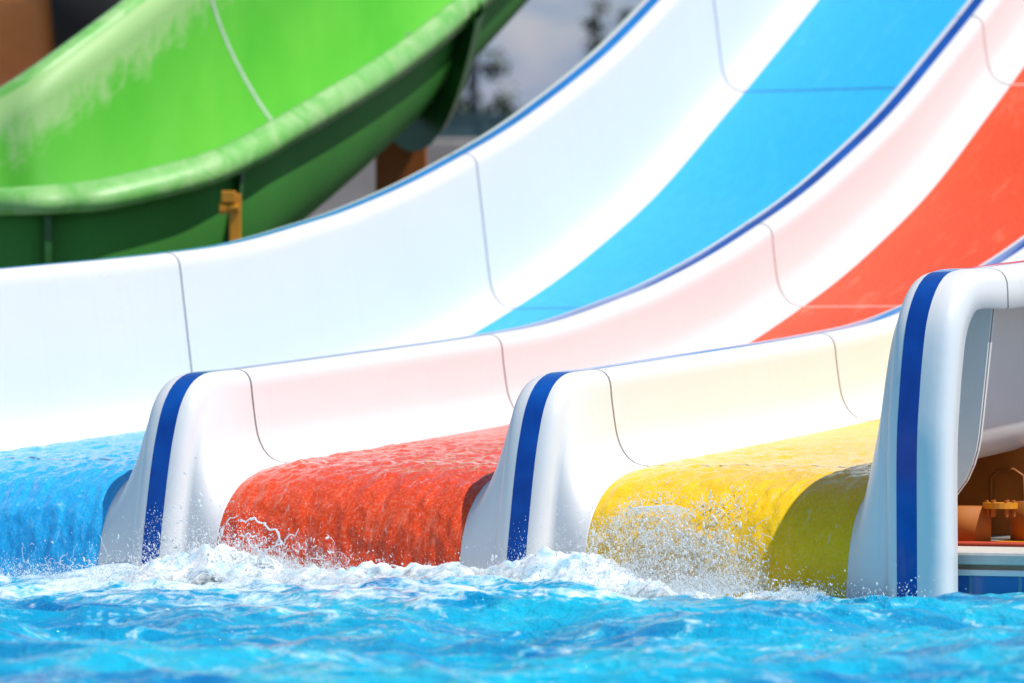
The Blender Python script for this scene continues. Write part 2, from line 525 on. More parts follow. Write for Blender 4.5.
# outer wall beyond the blue lane: inner face plus a rolled edge on the far side
cols, top, nrm, ctr = build_divider(True, 'R')
cols = [(ctr - .075, 1, .085), (ctr - .072, 1, .03), (ctr - .06, 1, .012), (ctr - .04, 1, .003), (ctr - .02, 1, .0005)] + cols
lw, _ = emit('side_wall', -1.0, cols, top, nrm, ctr, slide, GEL)
lw['label'] = 'tall white side wall beyond the blue lane'
add_stripe(-1.0, ctr, top, nrm, lw, mat=STRIPE_SKYLIT)

# outer wall right of the yellow lane: inner face mirrored, hanging rim on the outside
cols, top, nrm, ctr = build_divider(True, 'L')
cols = [(-.063 + (x - ctr) * .165 / .197, w, off) for x, w, off in cols]       # its inner face starts where the yellow lane ends
ctr = -.063
NL_ = len(cols)
cols = cols + [(-.040, 1, .0003), (-.018, 1, .0010), (.001, 1, .004), (.013, 1, .010), (.022, 1, .020), (.027, 1, .034), (.029, 1, .055), (.030, 1, .095), (.026, 1, .0985), (.019, 1, .098)]
rw, RA = emit('side_wall', 2.0, cols, top, nrm, ctr, slide, GEL)
rw['label'] = 'tall white side wall beside the yellow lane'
add_stripe(2.0, ctr, top, nrm, rw)

# joint flange under the right-hand wall: follows the wall section at the first panel joint
i0 = NF - 1
sec = RA[i0, :NL_][:, [0, 2]]
sec = sec[sec[:, 1] < .725]
wid = .116
outl = []
for k in range(len(sec)):
    t = sec[min(k + 1, len(sec) - 1)] - sec[max(k - 1, 0)]; t /= np.linalg.norm(t)
    outl.append(sec[k] + np.array([t[1], -t[0]]) * wid)
outl = np.array(outl)
bm = bmesh.new()
for yy in (.560, .588):
    pass
ring = []
for yy in (.562, .588):
    ring.append(([bm.verts.new((a[0] + .004, yy, a[1] - .004)) for a in sec], [bm.verts.new((b[0], yy, b[1])) for b in outl]))
for k in range(len(sec) - 1):
    (a0, b0), (a1, b1) = ring
    bm.faces.new((a0[k], a0[k + 1], b0[k + 1], b0[k])); bm.faces.new((a1[k], b1[k], b1[k + 1], a1[k + 1]))
    bm.faces.new((b0[k], b0[k + 1], b1[k + 1], b1[k]))
bm_obj('joint_flange', bm, GEL, slide)

# lane floors, finely meshed at the wet end so the running water has real ridges
YL2 = np.r_[np.arange(.573 + .012, 2.6, .012), np.arange(2.6, 10.01, .05)]
PL = path('floor', 90, YL2)
NLn = -inward(PL)
SL = np.r_[0, np.cumsum(np.linalg.norm(np.diff(PL, axis=0), axis=1))]
def build_lane(cx, mat, label, seed, flow, x0=.100, x1=.776):
    xs = np.linspace(cx + x0, cx + x1, 110)
    X, S = np.meshgrid(xs, SL)
    edge = sstep(0, .035, X - xs[0]) * sstep(0, .035, xs[-1] - X)
    Y = PL[:, 0][:, None] + 0 * X
    wet = 1 - sstep(.9, 2.2, Y)
    h = fbm(X * 24 + seed, S * 12, seed, 3) * .0050 + fbm(X * 46, S * 30 + seed, 2.2, 2) * .0026
    h = h * (.25 + .75 * wet) * flow * wet
    h = h + .0035 * edge * wet * flow - .0005
    crownb = 0.0
    P = np.stack([X, Y + NLn[:, 0][:, None] * h * edge, PL[:, 1][:, None] + NLn[:, 1][:, None] * (h * edge + crownb)], 2)
    P[:, 0, 2] -= .002; P[:, -1, 2] -= .002
    o = grid_obj('lane', P, mat, slide, flip=False, uv=np.stack([X, S], 2))
    o['label'] = label
    solidify(o, .012, -1)
    return o
build_lane(-1.0, BLUE, 'blue lane with water running down it', 3.1, 1.2)
build_lane(0.0, RED, 'red lane with water running down it', 8.7, 1.15)
build_lane(1.0, YELLOW, 'yellow lane with water running down it', 5.5, .8)

# ------------------------------------------------------------------ pool, coping, deck
def wave(X, Y):
    d = -Y
    chop = .55 + .45 * np.exp(-np.clip(d, 0, None) / 2.2)
    a = fbm(X * 1.1 + 3, Y * 1.5, .3, 2) * .050
    r = (1 - np.abs(noise(X * 2.1 + .8 * Y, Y * 2.9 - .5 * X, 1.7)) * 1.7) * .042
    r2 = (1 - np.abs(noise(X * 5.1 - .9 * Y + 4, Y * 6.3, 2.9)) * 1.7) * .019
    s = fbm(X * 10, Y * 13, 4.4, 3) * .008
    return (a + r + r2 + s) * chop - .030
xs = np.r_[np.linspace(-14, -1.6, 60), np.arange(-1.5, 4.6, .0095), np.linspace(4.7, 16, 60)]
ys = np.r_[np.linspace(-18, -4.8, 60), np.arange(-4.7, .301, .0095)]
X, Y = np.meshgrid(xs, ys)
Z = wave(X, Y)
def foam_amount(X, Y):
    f = np.exp(-np.clip(-Y - .02, 0, None) / .48) * (.55 + .45 * np.exp(-((X - .2) / .5) ** 2) + .5 * np.exp(-((X - 1.2) / .4) ** 2))
    f = f + .35 * np.exp(-((X - .6) / 1.1) ** 2) * np.exp(-((Y + .75) / .45) ** 2)
    f = f * sstep(-1.6, -.6, X) * (1 - .75 * sstep(1.45, 1.8, X))
    return (f * (.8 + .9 * fbm(X * 3.2, Y * 4.5, 6.6, 4))).clip(0, 1)
w = grid_obj('pool_water', np.stack([X, Y, Z], 2), WATER)
at = w.data.attributes.new('foam', 'FLOAT', 'POINT'); at.data.foreach_set('value', foam_amount(X, Y).astype(np.float32).ravel())
tag(w, 'choppy bright blue pool water in front of the slide', 'water', kind='structure')
tag(grid_obj('pool_floor', np.array([[(-14, -18, -1.2), (16, -18, -1.2)], [(-14, .3, -1.2), (16, .3, -1.2)]], float), TILE),
    'blue tiled pool floor', 'pool floor', kind='structure')

pw = empty('pool_edge', (4, .3, 0)); tag(pw, 'pool edge of blue tile and pale stone coping behind the slide ends', 'pool edge', kind='structure')
bm = bmesh.new(); add_box(bm, (1, .36, -.58), (30, .12, 1.25)); bm_obj('tiled_wall', bm, TILE, pw)
bm = bmesh.new(); add_box(bm, (1, .352, .053), (30, .126, .014), bevel=.003); bm_obj('white_trim', bm, TRIMW, pw)
bm = bmesh.new(); add_box(bm, (1, .372, .0655), (30, .12, .011)); bm_obj('tile_band', bm, GROUT, pw)
bm = bmesh.new(); add_box(bm, (1, .46, .086), (30, .34, .030), bevel=.008); bm_obj('coping', bm, COPING, pw)
g = grid_obj('pool_deck', np.array([[(-200, .62, .096), (200, .62, .096)], [(-200, 400, .096), (200, 400, .096)]], float), CONC)
tag(g, 'grey concrete ground behind the pool', 'ground', kind='structure')
tag(grid_obj('ground', np.array([[(-900, -18, -.05 + .0), (-14, -18, -.05)], [(-900, 900, -.05), (-14, 900, -.05)]], float), CONC), 'concrete ground left of the pool', 'ground', kind='structure')

# ------------------------------------------------------------------ foam and spray
fx = np.arange(-1.05, 2.35, .0075); fy = np.arange(-1.25, .285, .0075)
X, Y = np.meshgrid(fx, fy)
def blob(cx, cy, sx, sy, a): return a * np.exp(-((X - cx) / sx) ** 2 - ((Y - cy) / sy) ** 2)
M = (blob(.14, .10, .20, .18, .052) + blob(.45, .10, .35, .16, .036) + blob(.0, .06, .25, .14, .016) + blob(-.45, .10, .4, .12, .018)
     + blob(.62, .09, .26, .13, .034) + blob(.9, .06, .2, .12, .022) + blob(1.62, .09, .16, .09, .020) + blob(.4, -.05, .9, .10, .012)
     + blob(1.16, .04, .20, .20, .056) + blob(1.42, .06, .22, .16, .045) + blob(.78, .08, .2, .12, .024) + blob(1.70, .10, .12, .08, .018)
     + blob(.5, -.25, .5, .2, .012) + blob(1.2, -.3, .45, .25, .022) + blob(.2, -.15, .4, .15, .018) + blob(2.05, .08, .07, .05, .03))
streak = fbm(X * 2.2, Y * 3.5, 7.7, 4)
lump = np.abs(fbm(X * 9, Y * 11, 2.1, 2)) * .028 + np.abs(fbm(X * 32, Y * 34, 5.1, 3)) * .014
Zf = wave(X, Y) - .026 + M * (.70 + .40 * fbm(X * 7, Y * 7, 9.9, 3)) + lump * (.25 + 10 * M).clip(0, 1.1) + streak * .012
o = grid_obj('foam', np.stack([X, Y, Zf], 2), FOAM)
at = o.data.attributes.new('thick', 'FLOAT', 'POINT')
at.data.foreach_set('value', np.clip((Zf - wave(X, Y)) / .055 + M * 2.5, 0, 1).astype(np.float32).ravel())
tag(o, 'white churning foam where the lanes meet the pool', 'foam', kind='stuff')

_ico = {}
def ico(sub):
    if sub not in _ico:
        b = bmesh.new(); bmesh.ops.create_icosphere(b, subdivisions=sub, radius=1.0)
        _ico[sub] = (np.array([v.co[:] for v in b.verts]), np.array([[v.index for v in f.verts] for f in b.faces])); b.free()
    return _ico[sub]
V, Fc = [], []; nv = 0
_oct = (np.array([(1, 0, 0), (-1, 0, 0), (0, 1, 0), (0, -1, 0), (0, 0, 1), (0, 0, -1)], float),
        np.array([(0, 2, 4), (2, 1, 4), (1, 3, 4), (3, 0, 4), (2, 0, 5), (1, 2, 5), (3, 1, 5), (0, 3, 5)]))
def drops(P, R, elong=1.0, fine=False):
    """drops at P with radius R, unevenly shaped and stretched along their flight"""
    global nv
    bv, bf = _oct if fine else ico(1)
    n = len(P); k = len(bv)
    q = bv[None] * (R[:, None] * (1 + rng.uniform(-.25, .35, (n, 3))))[:, None, :] * (1 + .16 * rng.normal(size=(n, k, 1)))
    if elong > 1:
        d = rng.normal(size=(n, 3)) * .6 + np.array([0, -.3, 1.0]); d /= np.linalg.norm(d, axis=1)[:, None]
        e = rng.uniform(1, elong, n) ** 1.5 - 1
        q = q + (np.einsum('nkj,nj->nk', q, d) * e[:, None])[:, :, None] * d[:, None, :]
    V.append((q + P[:, None, :]).reshape(-1, 3))
    Fc.append((bf[None] + (np.arange(n) * k)[:, None, None]).reshape(-1, 3) + nv); nv += n * k
def lip_point(x, s):
    """point on the lip at arc fraction s (0 water .. 1 floor)"""
    k = s * (len(PFr) - 1); i = np.clip(k.astype(int), 0, len(PFr) - 2); f = k - i
    q = PFr[i] * (1 - f)[:, None] + PFr[i + 1] * f[:, None]
    return np.stack([x, q[:, 0], q[:, 1]], 1)
PFr = spline([p for p in FLOOR_F if p[1] >= -.0], 80)
# yellow: broad burst of drops hanging in front of the lip
n = 6000
x = 1.35 + rng.normal(size=n) * .13; x = np.clip(x, 1.09, 1.66)
prof = .245 * np.exp(-((x - 1.35) / .26) ** 4) * (1 + .25 * noise(x * 9, x * 0, 3.3))
z = rng.beta(1.15, 1.5, n) * prof
keep = noise(x * 16, z * 20, 4.4) + .6 * noise(x * 45, z * 45, 1.4) > -.25
x, z = x[keep], z[keep]; n = len(x)
y = np.interp(z, PFr[:, 1], PFr[:, 0]) - .01 - np.abs(rng.normal(size=n)) * .05
drops(np.stack([x, y, z], 1), np.clip(rng.gamma(1.1, .00052, n) + .0004, 0, .0036), 2.8)
# red: finer burst at the left of the lip and along its foot
n = 5200
x = .10 + np.abs(rng.normal(size=n)) * .22; x = np.where(rng.random(n) < .35, .12 + rng.normal(size=n) * .09, x); x = np.clip(x, -.08, .80)
z = rng.beta(1.0, 3.2, n) * (.20 - .10 * np.clip(x / .7, 0, 1))
y = np.interp(z, PFr[:, 1], PFr[:, 0]) - .008 - np.abs(rng.normal(size=n)) * .06
drops(np.stack([x, y, z], 1), np.clip(rng.gamma(1.1, .00048, n) + .0004, 0, .0032), 2.8)
# fine mist of drops over the churning foam
n = 16000
k = rng.random(n)
x = np.select([k < .45, k < .85], [.22 + rng.normal(size=n) * .24, 1.2 + rng.normal(size=n) * .22], rng.uniform(-.9, 2.0, n))
y = .09 + rng.normal(size=n) * .09; y = np.minimum(y, .17)
hm = .060 * np.exp(-((x - .12) / .25) ** 2) + .06 * np.exp(-((x - 1.17) / .25) ** 2) + .03
z = rng.beta(1.0, 2.4, n) * hm * 1.35
drops(np.stack([x, y, z], 1), np.clip(rng.gamma(1.2, .00045, n) + .0004, 0, .003), 2.2, True)
# haze of very fine droplets hanging over the impact of each lane
for cx, sx, hz, n in ((.16, .17, .085, 22000), (.45, .22, .045, 12000), (1.15, .13, .080, 15000), (1.36, .13, .16, 26000), (1.45, .16, .06, 9000), (-.45, .3, .03, 8000), (.85, .2, .03, 7000)):
    x = cx + rng.normal(size=n) * sx
    z = np.minimum(rng.exponential(hz * .55, n), .20) * np.exp(-((x - cx) / (sx * 1.8)) ** 2) + .003
    y = .15 - np.abs(rng.normal(size=n)) * .10 - z * .15
    keep = noise(x * 13, z * 18, cx) + .7 * noise(x * 40, z * 40, y * 20) > -.15
    P_ = np.stack([x, y, z], 1)[keep]
    drops(P_, rng.uniform(.00035, .0010, len(P_)), 2.2, True)
# loose high drops by the red lane's left fillet and scattered over both noses
for cx, cz, sx, sz, n in ((.08, .12, .05, .07, 200), (-.03, .04, .08, .04, 90), (.95, .03, .10, .03, 110), (-.5, .04, .35, .03, 200), (1.72, .03, .08, .02, 60), (1.9, .02, .1, .015, 40)):
    x = cx + rng.normal(size=n) * sx; z = np.abs(cz + rng.normal(size=n) * sz); y = .17 - np.abs(rng.normal(size=n)) * .06
    drops(np.stack([x, y, z], 1), np.clip(rng.gamma(1.3, .0005, n) + .0004, 0, .003), 2.4)
# thrown strands of water
def strand(pts, r0, r1, n=40):
    global nv
    C = spline(pts, n, 12)
    C = C + np.stack([noise(np.arange(n) * .35, k, pts[0][0] * 9) for k in (1.5, 7.5, 3.5)], 1) * .009
    b = bmesh.new()
    rad = .55 * np.linspace(r0, r1, n) * (1 + .75 * noise(np.arange(n) * .6, 3.3, pts[0][2] * 31))
    add_tube(b, C, np.clip(rad, .0006, None).tolist(), 7)
    b.verts.index_update()
    V.append(np.array([v.co[:] for v in b.verts]))
    fs = []
    for f in b.faces:
        ids = [v.index for v in f.verts]
        for k in range(1, len(ids) - 1): fs.append((ids[0], ids[k], ids[k + 1]))
    Fc.append(np.array(fs) + nv); nv += len(b.verts); b.free()
strand([(.20, .12, .02), (.17, .11, .08), (.185, .10, .14), (.23, .10, .165)], .0045, .002)
strand([(.23, .10, .150), (.29, .09, .155), (.335, .09, .125), (.34, .10, .095)], .0035, .0045)
strand([(.28, .11, .03), (.30, .10, .08), (.36, .09, .105), (.40, .09, .135)], .006, .002)
strand([(.22, .12, .115), (.27, .11, .118), (.31, .1, .10)], .003, .0015)
strand([(.33, .12, .02), (.31, .11, .06), (.27, .10, .09), (.25, .10, .12)], .006, .002)
strand([(.15, .13, .01), (.10, .11, .05), (.09, .10, .09)], .005, .002)
strand([(.55, .13, .01), (.60, .11, .04), (.655, .11, .055), (.665, .11, .03)], .005, .003)
strand([(1.12, .13, .01), (1.10, .10, .06), (1.13, .09, .09), (1.17, .09, .085)], .006, .003)
strand([(1.14, .13, .02), (1.19, .10, .07), (1.21, .09, .055)], .005, .003)
def ligaments(n, x0, x1, zmax):
    for _ in range(n):
        x = rng.uniform(x0, x1); z = rng.uniform(.0, 1) ** 1.4 * zmax
        y = float(np.interp(z, PFr[:, 1], PFr[:, 0])) - rng.uniform(.015, .075)
        d = np.array([rng.normal() * .8, -.25 * rng.random(), rng.normal() * .5 + .5]); L = rng.uniform(.015, .06)
        p = np.array([x, y, z]); q = rng.normal(size=3) * L * .25
        r = rng.uniform(.0006, .0018)
        strand([p, p + d * L * .5 + q, p + d * L], r, r * .35, 14)
ligaments(90, 1.12, 1.60, .19); ligaments(60, .05, .50, .08); ligaments(25, -.8, -.15, .04)
strand([(-.06, .12, .01), (-.02, .10, .045), (.03, .09, .06), (.08, .1, .04)], .006, .003)
o = mesh_obj('water_spray', np.vstack(V).tolist(), np.vstack(Fc).tolist(), DROPS)
tag(o, 'white spray of drops thrown up at the ends of the lanes', 'spray', kind='stuff')

def sheet(xc, hw, ztop, dx, seed, dens):
    xs = np.linspace(xc - hw, xc + hw, 150); t = np.linspace(0, 1, 90)
    X, T = np.meshgrid(xs, t)
    top = ztop * np.exp(-((X - xc) / (hw * .85)) ** 4) * (1 + .25 * noise(X * 11, seed, 2.2))
    Z = .004 + T * top
    Y = np.interp(Z, PFr[:, 1], PFr[:, 0]) - .018 - .035 * (.5 + .5 * noise(X * 9, Z * 12, seed)) + fbm(X * 34, Z * 34, seed, 3) * .010
    o = grid_obj('splash_sheet', np.stack([X + .01 * noise(X * 20, Z * 20, 5.5), Y, Z], 2), SHEET)
    m_ = (1 - np.abs(X - xc) / hw).clip(0, 1) ** .5 * (1 - T ** 2.2) * dens
    at = o.data.attributes.new('thick', 'FLOAT', 'POINT'); at.data.foreach_set('value', m_.astype(np.float32).ravel())
    return o
tag(sheet(1.345, .30, .235, 0, 2.7, .85), 'lacy white sheet of water splashing against the yellow lane end', 'splash', kind='stuff')
tag(sheet(.27, .30, .13, 0, 6.1, .7), 'lacy white sheet of water splashing against the red lane end', 'splash', kind='stuff')

# ------------------------------------------------------------------ green flume behind the slide
NEAR = np.array([[-5.5, 4.95, 1.10], [-4.3, 4.10, 1.10], [-3.233, 3.748, 1.102], [-2.679, 3.685, 1.111], [-2.5, 3.773, 1.125], [-2.377, 3.889, 1.15], [-2.231, 4.238, 1.237], [-2.201, 4.53, 1.323],
                 [-2.197, 4.81, 1.415], [-2.243, 5.343, 1.566], [-2.312, 5.865, 1.716], [-2.416, 6.481, 1.903], [-2.562, 7.298, 2.18], [-2.749, 8.539, 2.658]])
FAR = np.array([[-5.3, 5.75, 1.30], [-4.55, 5.0, 1.29], [-3.804, 4.359, 1.296], [-3.26, 4.29, 1.422], [-3.103, 4.366, 1.509], [-2.989, 4.477, 1.609], [-2.912, 4.792, 1.784], [-2.895, 5.078, 1.924],
                [-2.889, 5.358, 2.064], [-2.935, 5.89, 2.293], [-3.005, 6.412, 2.513], [-3.112, 7.025, 2.773], [-3.245, 7.849, 3.132], [-3.438, 9.087, 3.699]])
FAR[:, 2] -= .05
def cr_param(P, ts):
    P = np.vstack([2 * P[0] - P[1], P, 2 * P[-1] - P[-2]])
    out = []
    for t in ts:
        i = min(int(t), len(P) - 4); f = t - i
        p0, p1, p2, p3 = P[i:i + 4]
        out.append(.5 * ((2 * p1) + (-p0 + p2) * f + (2 * p0 - 5 * p1 + 4 * p2 - p3) * f * f + (-p0 + 3 * p1 - 3 * p2 + p3) * f ** 3))
    return np.array(out)
TS = np.linspace(0, 13, 157)
Nn, Ff = cr_param(NEAR, TS), cr_param(FAR, TS)
MID = (Nn + Ff) / 2
TAN = np.gradient(MID, axis=0); TAN /= np.linalg.norm(TAN, axis=1)[:, None]
HF = (Ff - Nn) / 2
BV = np.cross(TAN, HF); BV /= np.linalg.norm(BV, axis=1)[:, None]
BV *= np.where(BV[:, 2] > 0, -1, 1)[:, None]
BV = BV * .25 + np.array([.10, -.20, -.75]); BV /= np.linalg.norm(BV, axis=1)[:, None]
DEP = .76
th = np.linspace(0, math.pi, 40)
SEC = lambda i, k=1.0, d=DEP: MID[i] + np.outer(np.cos(th), HF[i]) * k + np.outer(np.sign(np.sin(th)) * np.abs(np.sin(th)) ** .8, BV[i]) * d
A = np.stack([SEC(i) for i in range(len(TS))], 0)
arc = np.r_[0, np.cumsum(np.linalg.norm(np.diff(MID, axis=0), axis=1))]
UVF = np.stack(np.meshgrid(arc, np.linspace(0, 1, 40), indexing='ij'), 2)
flume = empty('green_flume', tuple(np.round(MID[84] + BV[84] * .5, 2)))
tag(flume, 'lime green half-pipe slide with chalky faded rim curving behind the white slide', 'water slide')
o = grid_obj('flume_shell', A, LIME, flume, uv=UVF)
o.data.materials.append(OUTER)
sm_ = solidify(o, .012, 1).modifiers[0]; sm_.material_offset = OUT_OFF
def rim(edge, other, name):
    U = (edge - other); U /= np.linalg.norm(U, axis=1)[:, None]
    prof = [(-.006, -.004), (0, .010), (.020, .017), (.055, .014), (.084, .004), (.094, -.012), (.095, -.056), (.087, -.058), (.083, -.016), (.02, -.004)]
    A = np.stack([edge + U * a - BV * b for a, b in prof], 1)
    o = grid_obj(name, A, RIM, flume)
    return o
rim(Nn, Ff, 'rim'); rim(Ff, Nn, 'rim')
def flange(t, out, half, mat, name='flange', a0=0, a1=40, side=1):
    i = int(round((t + 2) * 12))
    ins = SEC(i, 1.012, DEP + .006); 
    ctr = MID[i]
    dirs = ins - ctr; dirs /= np.linalg.norm(dirs, axis=1)[:, None]
    outp = ins + dirs * out * side
    T = TAN[i]
    rows = [ins[a0:a1] - T * half, outp[a0:a1] - T * half, outp[a0:a1] + T * half, ins[a0:a1] + T * half]
    return grid_obj(name, np.stack(rows, 0), mat, flume, smooth=False)
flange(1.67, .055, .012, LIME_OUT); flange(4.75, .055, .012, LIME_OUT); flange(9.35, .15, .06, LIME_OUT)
rows = []
for dt, k in ((-.012, .985), (-.010, .955), (.010, .955), (.012, .985)):
    row = []
    for j, a_ in enumerate(th):
        fi = min(8.15 + 1.0 * a_, 10.2) * 12; i = int(fi); fr = fi - i
        q0 = SEC(i, k, DEP - (1 - k) * .6)[j]; q1 = SEC(i + 1, k, DEP - (1 - k) * .6)[j]
        row.append(q0 * (1 - fr) + q1 * fr + TAN[i] * dt)
    rows.append(np.array(row))
grid_obj('joint_seal', np.stack(rows, 0), SEAL, flume, smooth=False)
# amber clamp on the second flange: plate, bolt and nut
i = int(round(6.75 * 12)); ins = SEC(i, 1.03, DEP + .04)
pb = ins[30:36]
C0 = Vector((-2.035, 4.13, 1.07))
br = empty('flume_bracket'); D.objects.remove(br)
bm = bmesh.new()
add_box(bm, C0 + Vector((.0, .0, -.05)), (.04, .03, .17), .5, .004)
add_box(bm, C0 + Vector((-.018, -.012, .025)), (.05, .05, .04), .5, .004)
add_tube(bm, [C0 + Vector((-.035, -.028, -.012)), C0 + Vector((.02, -.01, -.012))], .012, 10)
add_tube(bm, [C0 + Vector((-.042, -.032, -.012)), C0 + Vector((-.022, -.020, -.012))], .020, 6)
bm_obj('bracket', bm, AMBER, flume)

post = empty('steel_post', (-2.84, 6.90, .1)); tag(post, 'brown orange steel post holding up the green flume', 'post')
bm = bmesh.new(); add_box(bm, (-2.84, 6.90, .86), (.20, .18, 1.52), .4547, .01); bm_obj('shaft', bm, BROWN, post)
bm = bmesh.new(); add_box(bm, (-2.84, 6.90, .108), (.34, .34, .02), .35, .004); bm_obj('base_plate', bm, BROWN, post)

# ------------------------------------------------------------------ orange closed tube further back
tube = empty('orange_tube', (-7.2, 10.2, 2.2)); tag(tube, 'orange closed tube slide with a thick black end ring, upper left corner', 'tube slide')
def ring_tube(name, mat, p0, p1, radf, n=28, seg=14):
    p0, p1 = Vector(p0), Vector(p1)
    bm = bmesh.new()
    pts = [p0.lerp(p1, k / seg) for k in range(seg + 1)]
    add_tube(bm, pts, [radf(k / seg) for k in range(seg + 1)], n)
    return bm_obj(name, bm, mat, tube, True)
ring_tube('tube_shell', TUBE_O, (-7.87, 9.37, 2.25), (-6.32, 10.14, 2.32), lambda t: .46)
ring_tube('end_ring', BLACK, (-6.34, 10.13, 2.32), (-6.06, 10.26, 2.33), lambda t: .52 - .14 * t * t)

# ------------------------------------------------------------------ things under the right-hand wall
beam = empty('steel_beam', (2.0, 1.25, .1)); tag(beam, 'orange brown steel panel in the shade under the right hand wall', 'steel support')
bm = bmesh.new(); add_box(bm, (2.0, 1.28, .215), (1.3, .05, .22), 0, .005); bm_obj('panel', bm, ORANGE, beam)
bm = bmesh.new(); add_tube(bm, [(1.74, 1.23, .11), (1.74, 1.23, .25), (1.76, 1.23, .268), (1.80, 1.23, .27), (1.825, 1.23, .255), (1.83, 1.23, .11)], .005, 8); bm_obj('conduit', bm, BROWN, beam, True)
pipe = empty('flanged_pipe', (1.84, .78, .1)); tag(pipe, 'short orange pipe stub with a bolted yellow flange on the pool edge', 'pipe')
bm = bmesh.new(); add_tube(bm, [(1.825, .80, .098), (1.825, .80, .19)], .072, 28); bm_obj('stub', bm, ORANGE, pipe, True)
bm = bmesh.new(); add_tube(bm, [(1.925, .80, .186), (1.925, .80, .200)], .042, 20); bm_obj('flange', bm, AMBER, pipe)
for a in range(6):
    ca, sa = math.cos(a * math.pi / 3 + .3), math.sin(a * math.pi / 3 + .3)
    bm = bmesh.new(); add_tube(bm, [(1.925 + .032 * ca, .80 + .032 * sa, .166), (1.925 + .032 * ca, .80 + .032 * sa, .206)], .005, 6); bm_obj('bolt', bm, ORANGE, pipe)
bm = bmesh.new(); add_box(bm, (2.02, 1.250, .150), (.26, .012, .085), 0, .004); bm_obj('dark_gap', bm, BLACK, beam)  # black slab added to stand for the dark void in the panel
p2 = pipe.copy(); COL.objects.link(p2); p2.location = pipe.location + Vector((.150, .14, .010))
p2['label'] = 'second orange pipe stub with yellow flange, further right by the frame edge'
for ch in list(pipe.children):
    c = ch.copy(); COL.objects.link(c); c.parent = p2
pipe['group'] = p2['group'] = 'flanged pipe stubs under the slide'
bm = bmesh.new(); add_box(bm, (2.0, .92, .1015), (.22, .3, .010), 0, .003)
o = bm_obj('base_plate', bm, AMBER); tag(o, 'flat amber steel plate lying on the deck behind the pool coping', 'plate')
bm = bmesh.new(); add_box(bm, (1.95, .70, .1025), (.6, .10, .012), 0, .004)
o = bm_obj('rubber_strip', bm, REDMAT); tag(o, 'low red strip lying along the pool coping at the far right', 'strip')

# ------------------------------------------------------------------ far background
wl = empty('stone_wall', (-16, 29.5, .1)); tag(wl, 'long grey stone retaining wall far behind the slides', 'wall')
WD = Vector((.898, .439, 0)); W0 = Vector((-15.2, 29.2, 0)); ang = math.atan2(WD.y, WD.x)
bm = bmesh.new(); add_box(bm, tuple(W0 + Vector((0, 0, 1.34))), (60, .5, 2.48), ang, .03); bm_obj('masonry', bm, STONE, wl)
fe = empty('fence', (-16, 29.6, 2.66)); tag(fe, 'low teal fence along the top of the far stone wall', 'fence')
bm = bmesh.new(); add_box(bm, tuple(W0 + Vector((0, 0, 2.68))), (60, .03, .20), ang); bm_obj('screen', bm, TEAL, fe)
bm = bmesh.new(); add_box(bm, tuple(W0 + Vector((0, 0, 2.80))), (60, .05, .04), ang); bm_obj('rail', bm, TEAL, fe)
for k in range(-20, 21):
    bm = bmesh.new(); add_box(bm, tuple(W0 + WD * (k * 1.5) + Vector((0, 0, 2.70))), (.07, .07, .26), ang); bm_obj('fence_post', bm, TEAL, fe)

def make_tree(loc, h, cr, label, seed, n=1600):
    r = np.random.default_rng(seed)
    t = empty('tree', loc); tag(t, label, 'tree', 'trees far behind the slides')
    L = Vector(loc)
    bm = bmesh.new()
    add_tube(bm, [L, L + Vector((.05, 0, h * .3)), L + Vector((-.05, .05, h * .75))], [h * .03, h * .022, h * .008], 8)
    for k in range(7):
        a = r.uniform(0, 6.28); z = h * r.uniform(.3, .6)
        add_tube(bm, [L + Vector((0, 0, z)), L + Vector((math.cos(a) * cr * .4, math.sin(a) * cr * .4, z + h * .12)), L + Vector((math.cos(a) * cr * .75, math.sin(a) * cr * .75, z + h * .2))], [h * .012, h * .008, h * .004], 6)
    bm_obj('trunk', bm, BARK, t, True)
    cl = r.normal(size=(16, 3)) * np.array([cr * .42, cr * .42, h * .09]) + np.array([0, 0, h * .86])
    P = cl[r.integers(0, 16, n)] + r.normal(size=(n, 3)) * cr * .27
    V, F = [], []
    for p in P:
        a = r.normal(size=3); a /= np.linalg.norm(a); b = np.cross(a, r.normal(size=3)); b /= np.linalg.norm(b)
        s = cr * r.uniform(.08, .17); q = p + np.array(loc); k = len(V)
        V += [q - a * s, q + b * s * .5, q + a * s, q - b * s * .5]; F.append((k, k + 1, k + 2, k + 3))
    mesh_obj('crown', V, F, LEAF, t, False)
base = W0 + Vector((-.439, .898, 0)) * 6
for k, (s, h, cr, lab) in enumerate(((1.06, 3.35, .60, 'leafy green tree behind the far wall beside the thin grey mast'),
                                     (2.66, 3.95, .20, 'dark tree peeping over the white slide edge, to the right of the mast'),
                                     (2.93, 4.2, .20, 'tallest dark tree peeping over the white slide edge'),
                                     (1.55, 2.95, .34, 'low green bushy tree on the right of the grey mast'))):
    p = base + WD * s
    make_tree((p.x, p.y, .1), h, cr, lab, 50 + k)
mast = empty('mast', (base.x, base.y, .1)); tag(mast, 'thin grey mast with a cross bar standing behind the far wall', 'mast')
p = base + WD * (1.35)
bm = bmesh.new(); add_tube(bm, [(p.x, p.y, .1), (p.x, p.y, 3.75)], .055, 10); bm_obj('pole', bm, POLE, mast)
bm = bmesh.new(); add_tube(bm, [(p.x - .25, p.y - .12, 3.6), (p.x + .25, p.y + .12, 3.6)], .03, 8); bm_obj('cross_bar', bm, POLE, mast)

